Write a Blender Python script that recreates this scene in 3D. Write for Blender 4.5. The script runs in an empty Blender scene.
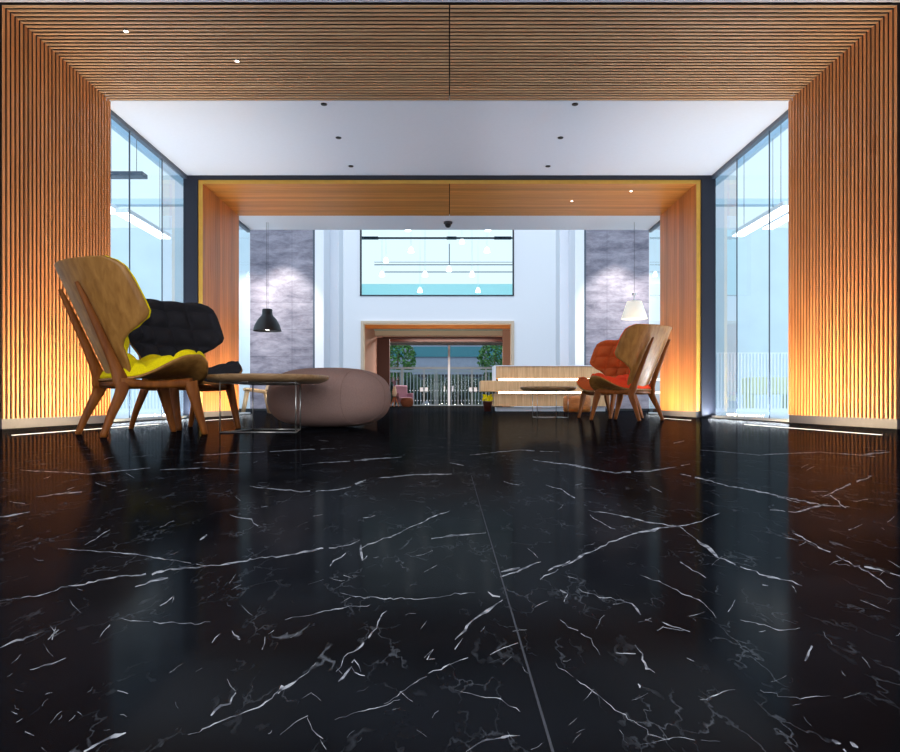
import bpy, bmesh, math, random
from mathutils import Vector, Matrix
random.seed(7)
C = bpy.context.scene.collection
PI = math.pi
F, X0, Y0, CH = 700.0, 449.5, 402.0, 0.20

# ------------------------------------------------------------------ materials
def srgb(r, g, b):
    def f(c):
        c /= 255.0
        return c/12.92 if c <= .04045 else ((c+.055)/1.055)**2.4
    return (f(r), f(g), f(b), 1)

def newmat(name):
    m = bpy.data.materials.new(name); m.use_nodes = True
    nt = m.node_tree
    return m, nt, nt.nodes['Principled BSDF'], nt.nodes['Material Output']

def plain(name, col, rough=.5, metal=0, noise=.0, scale=30, bump=0.0, spec=.5, aniso=(1,1,1)):
    m, nt, b, out = newmat(name)
    b.inputs['Roughness'].default_value = rough
    b.inputs['Metallic'].default_value = metal
    b.inputs['Specular IOR Level'].default_value = spec
    tc = nt.nodes.new('ShaderNodeTexCoord'); mp = nt.nodes.new('ShaderNodeMapping')
    mp.inputs['Scale'].default_value = aniso
    n = nt.nodes.new('ShaderNodeTexNoise'); n.inputs['Scale'].default_value = scale; n.inputs['Detail'].default_value = 4
    nt.links.new(tc.outputs['Object'], mp.inputs[0]); nt.links.new(mp.outputs[0], n.inputs['Vector'])
    r = nt.nodes.new('ShaderNodeValToRGB')
    r.color_ramp.elements[0].position = .3; r.color_ramp.elements[1].position = .7
    r.color_ramp.elements[0].color = tuple(c*(1-noise) for c in col[:3])+(1,)
    r.color_ramp.elements[1].color = tuple(min(1, c*(1+noise)) for c in col[:3])+(1,)
    nt.links.new(n.outputs['Fac'], r.inputs[0]); nt.links.new(r.outputs[0], b.inputs['Base Color'])
    if bump:
        bp = nt.nodes.new('ShaderNodeBump'); bp.inputs['Strength'].default_value = bump; bp.inputs['Distance'].default_value = .003
        nt.links.new(n.outputs['Fac'], bp.inputs['Height']); nt.links.new(bp.outputs[0], b.inputs['Normal'])
    return m

def wood(name, c1, c2, grain=(1,1,1), scale=6, rough=.45, island=.25, spec=.4):
    m, nt, b, out = newmat(name)
    b.inputs['Roughness'].default_value = rough
    b.inputs['Specular IOR Level'].default_value = spec
    tc = nt.nodes.new('ShaderNodeTexCoord'); mp = nt.nodes.new('ShaderNodeMapping')
    mp.inputs['Scale'].default_value = grain
    geo = nt.nodes.new('ShaderNodeNewGeometry')
    add = nt.nodes.new('ShaderNodeVectorMath'); add.operation = 'ADD'
    mul = nt.nodes.new('ShaderNodeMath'); mul.operation = 'MULTIPLY'; mul.inputs[1].default_value = 37
    nt.links.new(geo.outputs['Random Per Island'], mul.inputs[0])
    nt.links.new(tc.outputs['Object'], mp.inputs[0]); nt.links.new(mp.outputs[0], add.inputs[0]); nt.links.new(mul.outputs[0], add.inputs[1])
    n = nt.nodes.new('ShaderNodeTexNoise'); n.inputs['Scale'].default_value = scale; n.inputs['Detail'].default_value = 6; n.inputs['Distortion'].default_value = .4
    nt.links.new(add.outputs[0], n.inputs['Vector'])
    r = nt.nodes.new('ShaderNodeValToRGB')
    r.color_ramp.elements[0].position = .35; r.color_ramp.elements[1].position = .65
    r.color_ramp.elements[0].color = c1; r.color_ramp.elements[1].color = c2
    nt.links.new(n.outputs['Fac'], r.inputs[0])
    hsv = nt.nodes.new('ShaderNodeHueSaturation')
    mr = nt.nodes.new('ShaderNodeMapRange'); mr.inputs['To Min'].default_value = 1-island; mr.inputs['To Max'].default_value = 1+island
    nt.links.new(geo.outputs['Random Per Island'], mr.inputs['Value']); nt.links.new(mr.outputs[0], hsv.inputs['Value'])
    nt.links.new(r.outputs[0], hsv.inputs['Color']); nt.links.new(hsv.outputs[0], b.inputs['Base Color'])
    return m

def emit(name, col, s):
    m, nt, b, out = newmat(name)
    b.inputs['Base Color'].default_value = col
    b.inputs['Emission Color'].default_value = col; b.inputs['Emission Strength'].default_value = s
    return m

def glass(name, tint=(.9,.97,1,1), refl=.10, rough=.0):
    m, nt, b, out = newmat(name); nt.nodes.remove(b)
    t = nt.nodes.new('ShaderNodeBsdfTransparent'); t.inputs[0].default_value = tint
    g = nt.nodes.new('ShaderNodeBsdfGlossy'); g.inputs['Roughness'].default_value = rough
    fr = nt.nodes.new('ShaderNodeFresnel'); fr.inputs['IOR'].default_value = 1.4
    ma = nt.nodes.new('ShaderNodeMath'); ma.operation = 'MULTIPLY'; ma.inputs[1].default_value = refl*8
    nt.links.new(fr.outputs[0], ma.inputs[0])
    mx = nt.nodes.new('ShaderNodeMixShader')
    nt.links.new(ma.outputs[0], mx.inputs[0]); nt.links.new(t.outputs[0], mx.inputs[1]); nt.links.new(g.outputs[0], mx.inputs[2])
    nt.links.new(mx.outputs[0], out.inputs[0])
    return m

M = {}
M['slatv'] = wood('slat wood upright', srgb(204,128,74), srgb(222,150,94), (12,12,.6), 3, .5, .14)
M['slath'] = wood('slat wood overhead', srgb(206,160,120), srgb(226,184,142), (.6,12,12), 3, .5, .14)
M['slatback'] = plain('slat backing', srgb(24,6,2), .95, noise=.2)
M['board_v'] = wood('board wood upright', srgb(190,112,52), srgb(212,136,70), (14,14,.5), 3, .45, .2)
M['board_h'] = wood('board wood overhead', srgb(186,122,56), srgb(206,142,72), (.5,14,14), 3, .45, .2)
M['board_lit'] = plain('lit golden board edge', srgb(204,158,62), .5, noise=.06, scale=12)  # golden tone paints in the light on the board edge
M['white'] = plain('white plaster', srgb(226,230,240), .85, noise=.01)
M['ceilw'] = plain('white ceiling paint', srgb(226,232,245), .9, noise=.01)
M['navy'] = plain('navy frame', srgb(16,22,40), .6, noise=.1)
M['frame_grey'] = plain('grey frame', srgb(70,82,98), .4, noise=.1)
M['plinth'] = plain('grey plinth metal', srgb(48,48,58), .5, noise=.08)
M['black'] = plain('black paint', srgb(20,21,26), .5, noise=.1)
M['glass'] = glass('lobby glass', (.90,.97,1,1), .045)
M['glass_clear'] = glass('clear glass', (.94,.98,1,1), .03)
M['metal'] = plain('satin steel', srgb(190,188,184), .3, .9, noise=.05)
M['led'] = emit('white light strip', (1,.93,.82,1), 2.2)
M['led_warm'] = emit('warm light strip', (1,.84,.60,1), 4.5)
M['lamp_on'] = emit('lamp diffuser', (1,1,1,1), 3.0)
M['spot_on'] = emit('spotlight lens', (1,.95,.85,1), 14)
M['oak'] = wood('oak veneer', srgb(146,98,44), srgb(176,126,64), (9,9,.9), 3, .42, .05)
M['leg'] = wood('stained oak', srgb(108,56,14), srgb(134,76,24), (7,7,1.2), 4, .55, .06, .25)
M['desk'] = wood('desk veneer', srgb(196,152,108), srgb(222,182,138), (22,22,1), 2, .5, .03)
M['tabletop'] = wood('table veneer', srgb(150,116,80), srgb(178,142,104), (1,12,12), 4, .35, .05)
def fabric(n, c, nz=.12): return plain(n, c, .95, noise=nz, scale=160, bump=.25, spec=.15)
M['yellow'] = fabric('yellow wool', srgb(234,212,14))
M['charcoal'] = fabric('charcoal wool', srgb(46,45,50))
M['red'] = fabric('coral wool', srgb(244,76,40))
M['rust'] = fabric('rust wool', srgb(196,90,44))
M['pouf'] = fabric('taupe felt', srgb(150,122,114))
M['pouf_end'] = fabric('taupe felt end', srgb(138,110,100))
M['lilac'] = fabric('lilac fabric', srgb(150,120,140))
M['brownf'] = fabric('brown fabric', srgb(110,66,50))
M['whitef'] = fabric('white fabric', srgb(235,232,232))
M['shade'] = emit('glowing lamp shade', (.82,.79,.70,1), .45)
M['pinkwall'] = plain('dusky pink wall', srgb(176,132,116), .8, noise=.03)
M['redwood'] = plain('dark red wood', srgb(74,30,20), .5, noise=.15)
M['beige'] = plain('beige board', srgb(196,178,160), .7, noise=.04)
M['orangewood'] = wood('amber wood', srgb(170,96,40), srgb(200,120,56), (.6,9,9), 3, .5, .1)
M['foliage'] = plain('green leaves', srgb(56,104,44), .7, noise=.5, scale=6)
M['bark'] = plain('bark', srgb(90,70,54), .9, noise=.2)
M['paving'] = plain('grey paving', srgb(110,116,124), .9, noise=.1, scale=3)
M['facade'] = plain('grey facade', srgb(124,134,152), .9, noise=.08, scale=2)
M['teal'] = plain('teal window', srgb(54,110,124), .2, noise=.2)
M['doorgrey'] = plain('grey blue door frame', srgb(120,134,144), .4, noise=.05)
M['fencebar'] = plain('grey fence bars', srgb(120,132,140), .5, noise=.05)
M['fence'] = plain('pale fence metal', srgb(196,206,214), .5, noise=.05)
M['picket'] = plain('white screen slats', srgb(236,244,250), .7, noise=.02)
M['offwall'] = plain('pale cyan office wall', srgb(176,222,224), .8, noise=.03)
M['veilwall'] = plain('veil toned side wall', srgb(206,222,232), .8, noise=.04, scale=1.5)
M['bouncefloor'] = plain('pale side room bounce floor', srgb(214,222,228), .8, noise=.03)
M['paleyellow'] = plain('pale yellow board', srgb(214,216,160), .7, noise=.03)
M['bluewall'] = plain('pale blue wall', srgb(196,220,236), .8, noise=.03)
M['hedge'] = plain('dark hedge', srgb(30,48,34), .9, noise=.5, scale=5)

def stone_mat():
    m, nt, b, out = newmat('grey stone slabs')
    b.inputs['Roughness'].default_value = .55
    tc = nt.nodes.new('ShaderNodeTexCoord'); mp = nt.nodes.new('ShaderNodeMapping'); mp.inputs['Scale'].default_value = (.7,.7,2.0)
    n = nt.nodes.new('ShaderNodeTexNoise'); n.inputs['Scale'].default_value = 2.6; n.inputs['Detail'].default_value = 10; n.inputs['Roughness'].default_value = .72; n.inputs['Distortion'].default_value = .25
    nt.links.new(tc.outputs['Object'], mp.inputs[0]); nt.links.new(mp.outputs[0], n.inputs['Vector'])
    r = nt.nodes.new('ShaderNodeValToRGB'); r.color_ramp.elements[0].position = .34; r.color_ramp.elements[1].position = .68
    r.color_ramp.elements[0].color = srgb(96,93,110); r.color_ramp.elements[1].color = srgb(166,162,176)
    nt.links.new(n.outputs['Fac'], r.inputs[0])
    # slab joints: brick texture on x,z
    sep = nt.nodes.new('ShaderNodeSeparateXYZ'); com = nt.nodes.new('ShaderNodeCombineXYZ')
    nt.links.new(tc.outputs['Object'], sep.inputs[0]); nt.links.new(sep.outputs['X'], com.inputs['X']); nt.links.new(sep.outputs['Z'], com.inputs['Y'])
    br = nt.nodes.new('ShaderNodeTexBrick'); br.offset = 0; br.inputs['Scale'].default_value = 1
    br.inputs['Brick Width'].default_value = 1.2; br.inputs['Row Height'].default_value = .62; br.inputs['Mortar Size'].default_value = .006
    br.inputs['Color1'].default_value = (1,1,1,1); br.inputs['Color2'].default_value = (.9,.9,.92,1); br.inputs['Mortar'].default_value = (.62,.62,.66,1)
    nt.links.new(com.outputs[0], br.inputs['Vector'])
    mx = nt.nodes.new('ShaderNodeMixRGB'); mx.blend_type = 'MULTIPLY'; mx.inputs[0].default_value = 1
    nt.links.new(r.outputs[0], mx.inputs[1]); nt.links.new(br.outputs['Color'], mx.inputs[2]); nt.links.new(mx.outputs[0], b.inputs['Base Color'])
    return m
M['stone'] = stone_mat()

def marble_mat():
    m, nt, b, out = newmat('black veined marble'); nt.nodes.remove(b)
    N = nt.nodes.new; L = nt.links.new
    tc = N('ShaderNodeTexCoord')
    def vein(scale, rot, thr, maskscale, mthr, seed, dist=.35):
        mp = N('ShaderNodeMapping'); mp.inputs['Scale'].default_value = (scale, scale*.42, scale); mp.inputs['Rotation'].default_value = (0,0,rot); mp.inputs['Location'].default_value = (seed, seed*.7, 0)
        L(tc.outputs['Object'], mp.inputs[0])
        nz = N('ShaderNodeTexNoise'); nz.inputs['Scale'].default_value = 3; nz.inputs['Detail'].default_value = 6
        L(mp.outputs[0], nz.inputs['Vector'])
        mxv = N('ShaderNodeMixRGB'); mxv.blend_type = 'LINEAR_LIGHT'; mxv.inputs[0].default_value = dist
        L(mp.outputs[0], mxv.inputs[1]); L(nz.outputs['Color'], mxv.inputs[2])
        v = N('ShaderNodeTexVoronoi'); v.feature = 'DISTANCE_TO_EDGE'; v.inputs['Scale'].default_value = 1
        L(mxv.outputs[0], v.inputs['Vector'])
        r = N('ShaderNodeMapRange'); r.inputs['From Min'].default_value = 0; r.inputs['From Max'].default_value = thr; r.inputs['To Min'].default_value = 1; r.inputs['To Max'].default_value = 0
        L(v.outputs['Distance'], r.inputs['Value'])
        k = N('ShaderNodeTexNoise'); k.inputs['Scale'].default_value = maskscale; k.inputs['Detail'].default_value = 4
        L(mp.outputs[0], k.inputs['Vector'])
        kr = N('ShaderNodeMapRange'); kr.inputs['From Min'].default_value = mthr; kr.inputs['From Max'].default_value = mthr+.12
        L(k.outputs['Fac'], kr.inputs['Value'])
        mu = N('ShaderNodeMath'); mu.operation = 'MULTIPLY'; L(r.outputs[0], mu.inputs[0]); L(kr.outputs[0], mu.inputs[1])
        return mu
    a = vein(5, .5, .012, 3.1, .60, 3.3); c = vein(14, -.6, .03, 1.2, .6, 9.1); d = vein(34, .25, .026, .5, .52, 5.5)
    s1 = N('ShaderNodeMath'); s1.operation = 'MAXIMUM'; L(a.outputs[0], s1.inputs[0])
    cm = N('ShaderNodeMath'); cm.operation = 'MULTIPLY'; cm.inputs[1].default_value = .3; L(c.outputs[0], cm.inputs[0]); L(cm.outputs[0], s1.inputs[1])
    s2 = N('ShaderNodeMath'); s2.operation = 'MAXIMUM'; L(s1.outputs[0], s2.inputs[0])
    dm = N('ShaderNodeMath'); dm.operation = 'MULTIPLY'; dm.inputs[1].default_value = .45; L(d.outputs[0], dm.inputs[0]); L(dm.outputs[0], s2.inputs[1])
    base = N('ShaderNodeTexNoise'); base.inputs['Scale'].default_value = 4; base.inputs['Detail'].default_value = 8
    L(tc.outputs['Object'], base.inputs['Vector'])
    rb = N('ShaderNodeValToRGB'); rb.color_ramp.elements[0].color = (.0016,.0020,.0030,1); rb.color_ramp.elements[1].color = (.0060,.0072,.0100,1)
    rb.color_ramp.elements[0].position = .35; rb.color_ramp.elements[1].position = .75
    L(base.outputs['Fac'], rb.inputs[0])
    mx = N('ShaderNodeMixRGB'); mx.inputs[2].default_value = (.09,.10,.12,1); L(s2.outputs[0], mx.inputs[0]); L(rb.outputs[0], mx.inputs[1])
    df = N('ShaderNodeBsdfDiffuse'); L(mx.outputs[0], df.inputs[0])
    gl = N('ShaderNodeBsdfGlossy'); gl.inputs['Roughness'].default_value = .11; gl.inputs[0].default_value = (1,1,1,1)
    ms = N('ShaderNodeMixShader'); fr = N('ShaderNodeFresnel'); fr.inputs['IOR'].default_value = 1.45
    fm = N('ShaderNodeMath'); fm.operation = 'MULTIPLY_ADD'; fm.inputs[1].default_value = .033; fm.inputs[2].default_value = .012; L(fr.outputs[0], fm.inputs[0]); L(fm.outputs[0], ms.inputs[0])
    L(df.outputs[0], ms.inputs[1]); L(gl.outputs[0], ms.inputs[2]); L(ms.outputs[0], out.inputs[0])
    # worn, lightly satin vein material for the traced veins
    m2, nt2, b2, out2 = newmat('pale quartz vein'); nt2.nodes.remove(b2)
    tc2 = nt2.nodes.new('ShaderNodeTexCoord'); n2 = nt2.nodes.new('ShaderNodeTexNoise'); n2.inputs['Scale'].default_value = 60; n2.inputs['Detail'].default_value = 4
    nt2.links.new(tc2.outputs['Object'], n2.inputs['Vector'])
    r2 = nt2.nodes.new('ShaderNodeValToRGB'); r2.color_ramp.elements[0].position = .42; r2.color_ramp.elements[1].position = .58
    r2.color_ramp.elements[0].color = (.06,.065,.08,1); r2.color_ramp.elements[1].color = (.27,.285,.32,1)
    nt2.links.new(n2.outputs['Fac'], r2.inputs[0])
    d2 = nt2.nodes.new('ShaderNodeBsdfDiffuse'); nt2.links.new(r2.outputs[0], d2.inputs[0])
    g2 = nt2.nodes.new('ShaderNodeBsdfGlossy'); g2.inputs['Roughness'].default_value = .09
    s = nt2.nodes.new('ShaderNodeMixShader'); s.inputs[0].default_value = .035
    nt2.links.new(d2.outputs[0], s.inputs[1]); nt2.links.new(g2.outputs[0], s.inputs[2]); nt2.links.new(s.outputs[0], out2.inputs[0])
    return m, m2
M['marble'], M['vein'] = marble_mat()
M['joint'] = plain('tile joint', srgb(56,58,64), .9, noise=.1, spec=0)

# ------------------------------------------------------------------ mesh helpers
def at(px, py_or_none, Yd):            # a point in the place from a sight line and its distance
    return (px-X0)*Yd/F

def add_box(bm, x0, x1, y0, y1, z0, z1, mi=0):
    vs = [bm.verts.new(p) for p in ((x0,y0,z0),(x1,y0,z0),(x1,y1,z0),(x0,y1,z0),(x0,y0,z1),(x1,y0,z1),(x1,y1,z1),(x0,y1,z1))]
    for f in ((0,3,2,1),(4,5,6,7),(0,1,5,4),(1,2,6,5),(2,3,7,6),(3,0,4,7)):
        fc = bm.faces.new([vs[i] for i in f]); fc.material_index = mi

def add_prism(bm, A, B, mi=0):         # loft between two equal rings
    a = [bm.verts.new(p) for p in A]; b = [bm.verts.new(p) for p in B]; n = len(a)
    for i in range(n):
        f = bm.faces.new((a[i], a[(i+1)%n], b[(i+1)%n], b[i])); f.material_index = mi
    f = bm.faces.new(list(reversed(a))); f.material_index = mi
    f = bm.faces.new(b); f.material_index = mi

def catmull(P, n=6):
    out = []
    Q = [P[0]] + list(P) + [P[-1]]
    for i in range(1, len(Q)-2):
        p0, p1, p2, p3 = [Vector(q) for q in Q[i-1:i+3]]
        for k in range(n):
            t = k/n
            out.append(.5*((2*p1)+(-p0+p2)*t+(2*p0-5*p1+4*p2-p3)*t*t+(-p0+3*p1-3*p2+p3)*t**3))
    out.append(Vector(P[-1]))
    return out

def sweep(bm, P, W, H=None, side=Vector((0,1,0)), n=12, p=2.6, smooth=True, sub=5, closed=False):
    """tapered bar along P; W half width across 'side', H half width in the bend plane; rounded section"""
    k = len(P); H = H or W
    if sub > 1 and k > 2:
        Q = catmull(P, sub)
        def interp(A): 
            r = []
            for i in range(k-1):
                for j in range(sub): r.append(A[i]+(A[i+1]-A[i])*j/sub)
            r.append(A[-1]); return r
        W = interp(W); H = interp(H)
    else: Q = [Vector(q) for q in P]
    rings = []
    N = len(Q)
    for i, q in enumerate(Q):
        t = (Q[min(i+1,N-1)]-Q[max(i-1,0)]).normalized()
        s = (side - t*side.dot(t)).normalized(); u = t.cross(s).normalized()
        ring = []
        for j in range(n):
            a = 2*PI*j/n + PI/n
            ca, sa = math.cos(a), math.sin(a)
            ring.append(bm.verts.new(q + s*(W[i]*math.copysign(abs(ca)**(2/p), ca)) + u*(H[i]*math.copysign(abs(sa)**(2/p), sa))))
        rings.append(ring)
    for i in range(N-1):
        for j in range(n):
            f = bm.faces.new((rings[i][j], rings[i][(j+1)%n], rings[i+1][(j+1)%n], rings[i+1][j])); f.smooth = smooth
    bm.faces.new(list(reversed(rings[0]))); bm.faces.new(rings[-1])

def rod(bm, P, r, n=8, sub=1):
    for_side = Vector((0.13,.97,.21))
    sweep(bm, P, [r]*len(P), None, for_side, n, 2.0, True, sub)

def lathe(bm, prof, n=32, cx=0, cy=0, cz=0, smooth=True, caps=True):
    rings = []
    for r, z in prof:
        rings.append([bm.verts.new((cx+r*math.cos(2*PI*j/n), cy+r*math.sin(2*PI*j/n), cz+z)) for j in range(n)])
    for i in range(len(rings)-1):
        for j in range(n):
            f = bm.faces.new((rings[i][j], rings[i][(j+1)%n], rings[i+1][(j+1)%n], rings[i+1][j])); f.smooth = smooth
    if caps:
        if prof[0][0] > 1e-4: bm.faces.new(list(reversed(rings[0])))
        if prof[-1][0] > 1e-4: bm.faces.new(rings[-1])

def sheet(bm, front, back, smooth=True):
    """closed slab from two equal grids of points (rows x cols)"""
    R, K = len(front), len(front[0])
    a = [[bm.verts.new(p) for p in row] for row in front]; b = [[bm.verts.new(p) for p in row] for row in back]
    for i in range(R-1):
        for j in range(K-1):
            f = bm.faces.new((a[i][j], a[i][j+1], a[i+1][j+1], a[i+1][j])); f.smooth = smooth
            f = bm.faces.new((b[i][j], b[i+1][j], b[i+1][j+1], b[i][j+1])); f.smooth = smooth
    for i in range(R-1):
        f = bm.faces.new((a[i][0], a[i+1][0], b[i+1][0], b[i][0])); f.smooth = smooth
        f = bm.faces.new((a[i][-1], b[i][-1], b[i+1][-1], a[i+1][-1])); f.smooth = smooth
    for j in range(K-1):
        f = bm.faces.new((a[0][j], b[0][j], b[0][j+1], a[0][j+1])); f.smooth = smooth
        f = bm.faces.new((a[-1][j], a[-1][j+1], b[-1][j+1], b[-1][j])); f.smooth = smooth

def obj(name, bm, mats, parent=None, bevel=0, loc=None):
    bmesh.ops.recalc_face_normals(bm, faces=bm.faces)
    me = bpy.data.meshes.new(name); bm.to_mesh(me); bm.free()
    for m in (mats if isinstance(mats, (list, tuple)) else [mats]): me.materials.append(m)
    o = bpy.data.objects.new(name, me); C.objects.link(o)
    if parent: o.parent = parent
    if loc: o.location = loc
    if bevel:
        b = o.modifiers.new('bevel', 'BEVEL'); b.width = bevel; b.segments = 2; b.limit_method = 'ANGLE'
    return o
def B(): return bmesh.new()
def tag(o, label, cat, group=None, kind=None):
    o['label'] = label; o['category'] = cat
    if group: o['group'] = group
    if kind: o['kind'] = kind
    return o
def thing(name, label, cat, loc=(0,0,0), rz=0, group=None):
    o = bpy.data.objects.new(name, None); C.objects.link(o); o.location = loc; o.rotation_euler = (0,0,rz); o.empty_display_size = .1
    return tag(o, label, cat, group)
def struct(name, bm, mats, label=None, parent=None, bevel=0):
    o = obj(name, bm, mats, parent, bevel); 
    if not parent: o['kind'] = 'structure'; o['category'] = name.split('.')[0].split('_')[0]; o['label'] = label or name.replace('_', ' ')
    return o
def dup(root, loc, rz, label=None, group=None, mats=None):
    r = root.copy(); C.objects.link(r); r.location = loc; r.rotation_euler = (0,0,rz)
    if label: r['label'] = label
    if group: r['group'] = group
    def cp(src, par):
        for ch in list(src.children):
            c = ch.copy(); C.objects.link(c); c.parent = par
            if mats and ch.name.split('.')[0] in mats:
                c.data = ch.data.copy(); c.data.materials.clear(); c.data.materials.append(mats[ch.name.split('.')[0]])
            cp(ch, c)
    cp(root, r)
    return r
def ang(o):  # world-turn helper
    return o

# ------------------------------------------------------------------ setting
W, HC = 3.30, 3.126             # inner half width of the timber portals, their clear height
WG = 3.388
P1 = (5.16, 6.804); G1 = (6.804, 9.035); P2 = (9.08, 10.64); G2 = (10.64, 11.9)
W2, HC2 = 3.20, 3.03

# floor with traced veins
bm = B()
v = [bm.verts.new(p) for p in ((-9,-4,0),(9,-4,0),(9,37.2,0),(-9,37.2,0))]; bm.faces.new(v)
v = [bm.verts.new(p) for p in ((-9,-4,-.2),(-9,37.2,-.2),(9,37.2,-.2),(9,-4,-.2))]; bm.faces.new(v)
def gp(px, py):
    Yd = CH*F/(py-Y0); return ((px-X0)*Yd/F, Yd)
rnd = random.Random(11)
def vein(pts, w=1.4, jit=2.0, brk=0.0):
    P = []
    for i in range(len(pts)-1):
        (xa,ya),(xb,yb) = pts[i], pts[i+1]
        n = max(2, int(math.hypot(xb-xa, yb-ya)/5))
        for k in range(n): t = k/n; P.append((xa+(xb-xa)*t, ya+(yb-ya)*t))
    P.append(pts[-1]); n = len(P)
    ph = [rnd.random()*9 for _ in range(4)]
    ring = []
    for i, (x, y) in enumerate(P):
        sq = min(1, (y-Y0)/200)
        e = math.sin(PI*min(1, max(0, (i+.3)/(n-.4))))**.5
        dx, dy = rnd.uniform(-1,1)*jit, rnd.uniform(-1,1)*jit*.55*sq+math.sin(i*.5+ph[0])*jit*.5*sq
        if i in (0, n-1): dx = dy = 0
        ww = .85*w*e*(.35+.65*abs(math.sin(i*.43+ph[1])*math.sin(i*.19+ph[2])))+.18
        if rnd.random() < .12: ww *= 1.9
        ring.append((x+dx, y+dy, ww*.5))
    q = []
    for i, (x, y, h) in enumerate(ring):
        x1, y1, _ = ring[min(i+1, n-1)]; x0, y0, _ = ring[max(i-1, 0)]
        tx, ty = x1-x0, y1-y0; l = math.hypot(tx, ty) or 1
        nx, ny = -ty/l, tx/l; ny *= .8
        q.append((gp(x+nx*h, y+ny*h), gp(x-nx*h, y-ny*h)))
    vs = [(bm.verts.new((a[0],a[1],.0002)), bm.verts.new((b[0],b[1],.0002))) for a, b in q]
    for i in range(n-1):
        if rnd.random() < brk: continue
        f = bm.faces.new((vs[i][0], vs[i][1], vs[i+1][1], vs[i+1][0])); f.material_index = 1
V = [([(58,549),(110,552),(160,558),(207,566)],1.3,1),([(207,566),(240,562),(290,554),(345,546),(360,540)],2.6,2),([(68,586),(120,577),(165,571),(207,566)],3.2,2),
 ([(135,587),(150,582),(168,578)],3,1.5),([(0,601),(50,593),(68,587)],1.2,2),([(387,611),(375,628),(365,640),(347,655),(336,672)],2.6,2.5),([(338,682),(350,668),(356,660),(361,672)],2.6,2),([(352,668),(365,676)],1.5,2),
 ([(211,716),(221,706),(229,703),(236,693)],6,1.2),([(84,752),(104,741),(126,733)],5.5,1),([(0,648),(22,640),(38,634)],2.8,2),
 ([(316,663),(300,680),(285,688),(262,704),(235,716),(210,727),(188,735)],2.2,2),([(283,686),(278,694)],5,1),([(450,664),(420,680),(384,704)],1.8,2),([(280,735),(295,724),(308,716)],2,1.5),([(307,718),(312,730),(323,739)],1.4,1),
 ([(36,497),(60,494),(82,492)],1.6,1),([(0,517),(14,515),(30,512)],2.4,1),([(317,463),(350,461),(402,457)],1.6,1),([(378,478),(410,475),(452,474)],2.2,1),([(250,486),(300,492),(345,489),(366,482)],1.6,2),([(355,484),(366,480)],3,1),
 ([(450,511),(430,519),(405,530),(380,541),(362,548)],1.8,2),([(425,540),(452,536),(486,533)],1.6,1),([(330,566),(334,560),(346,553)],2,2),([(361,545),(363,560),(367,556)],3,1.5),([(424,658),(433,649),(427,660),(435,659)],1.8,1),
 ([(48,640),(58,630),(50,636)],2,1),([(56,627),(52,640)],1.5,2),([(100,637),(106,628),(110,625)],2,1),([(30,670),(55,664),(66,658)],1.5,1.5),([(113,690),(128,694)],1.2,1),([(232,631),(238,637),(240,640)],3,1),([(25,732),(34,736)],4,1),
 ([(265,637),(262,650)],1,1.5),([(220,634),(212,643)],1.2,1),([(160,606),(175,595),(172,603)],1.5,2),([(335,720),(360,712),(400,700)],1,2),([(85,545),(95,540),(110,530)],1.2,2),([(200,540),(207,535)],2.5,1),
 ([(230,515),(250,520),(262,530)],1.2,2),([(340,593),(390,600),(430,598),(475,593)],1.1,2),([(285,620),(330,610),(370,605)],1,2),([(160,470),(200,468),(240,470)],1,1),([(200,455),(300,450),(340,448)],.8,1),([(118,618),(160,624),(210,622)],1,2),
 ([(588,510),(620,516),(655,523),(680,527),(697,540)],1.7,2),([(697,540),(712,549),(718,558)],6,2),([(718,558),(745,568),(765,575),(802,586)],2.6,2),([(755,583),(768,586)],2.6,1),
 ([(540,580),(555,572),(572,560),(596,550),(625,536),(660,529),(685,525),(705,519),(720,513)],2.6,2),([(548,571),(560,566),(574,559)],4,1.5),([(680,474),(705,480),(740,488),(770,494),(800,503)],2,2),([(770,494),(815,504),(850,507)],1.2,2),
 ([(822,497),(842,488),(870,477)],2.2,1.5),([(830,495),(846,508)],2.4,2),([(455,640),(472,622),(488,612),(503,600)],2.6,2),([(488,592),(500,597)],4,1.5),([(490,655),(504,648),(518,643)],2.4,1),([(450,665),(468,658)],2,1),
 ([(466,752),(482,741),(500,738),(520,736)],2.6,1),([(500,577),(516,571),(541,562)],2.4,1.5),([(501,572),(520,568)],4,1),([(635,645),(644,658),(645,668),(655,673)],2.2,2),([(616,653),(636,654)],1.2,1),([(638,684),(640,688)],3,1),([(662,622),(690,632)],1,1),([(662,627),(684,631)],1,.5),
 ([(805,661),(809,652),(812,646)],4.5,1),([(793,533),(820,548),(850,562),(893,589)],1.8,2),([(835,563),(870,568),(900,576)],2,1.5),([(862,657),(870,668)],1,1),([(533,460),(570,465),(615,473),(650,471),(690,464)],1.8,1.5),([(668,444),(684,441)],2.4,1),
 ([(546,485),(560,489),(575,498)],1.6,1.5),([(578,588),(600,597),(630,604),(640,615),(652,622)],1.5,2),([(556,664),(590,690),(620,712),(650,735),(670,740)],1,2),([(832,740),(840,744),(846,752)],4,2),([(850,742),(858,748)],2.4,1),
 ([(564,602),(568,594),(560,590)],2,1),([(590,515),(610,528),(625,533)],1,1.5),([(680,562),(706,578)],1.2,1),([(640,575),(700,600),(716,618)],1,2),([(735,600),(728,612)],1.4,1),([(760,690),(800,700),(830,696)],1,2),([(700,700),(735,690)],1,1.5),([(640,745),(680,738),(720,742)],1,1.5),
 ([(740,620),(780,630),(800,628)],1,1.5),([(455,690),(500,700),(520,712)],1,2),([(860,600),(890,612)],1,1.5),([(560,620),(590,640),(600,655)],1,2),([(770,510),(800,512),(828,504)],1.8,2),([(470,455),(520,450),(560,452)],.8,1),([(700,450),(760,455),(820,452),(880,457)],.9,1),([(860,455),(890,452)],1.4,1),([(20,470),(90,474),(150,468)],.8,1)]
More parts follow.
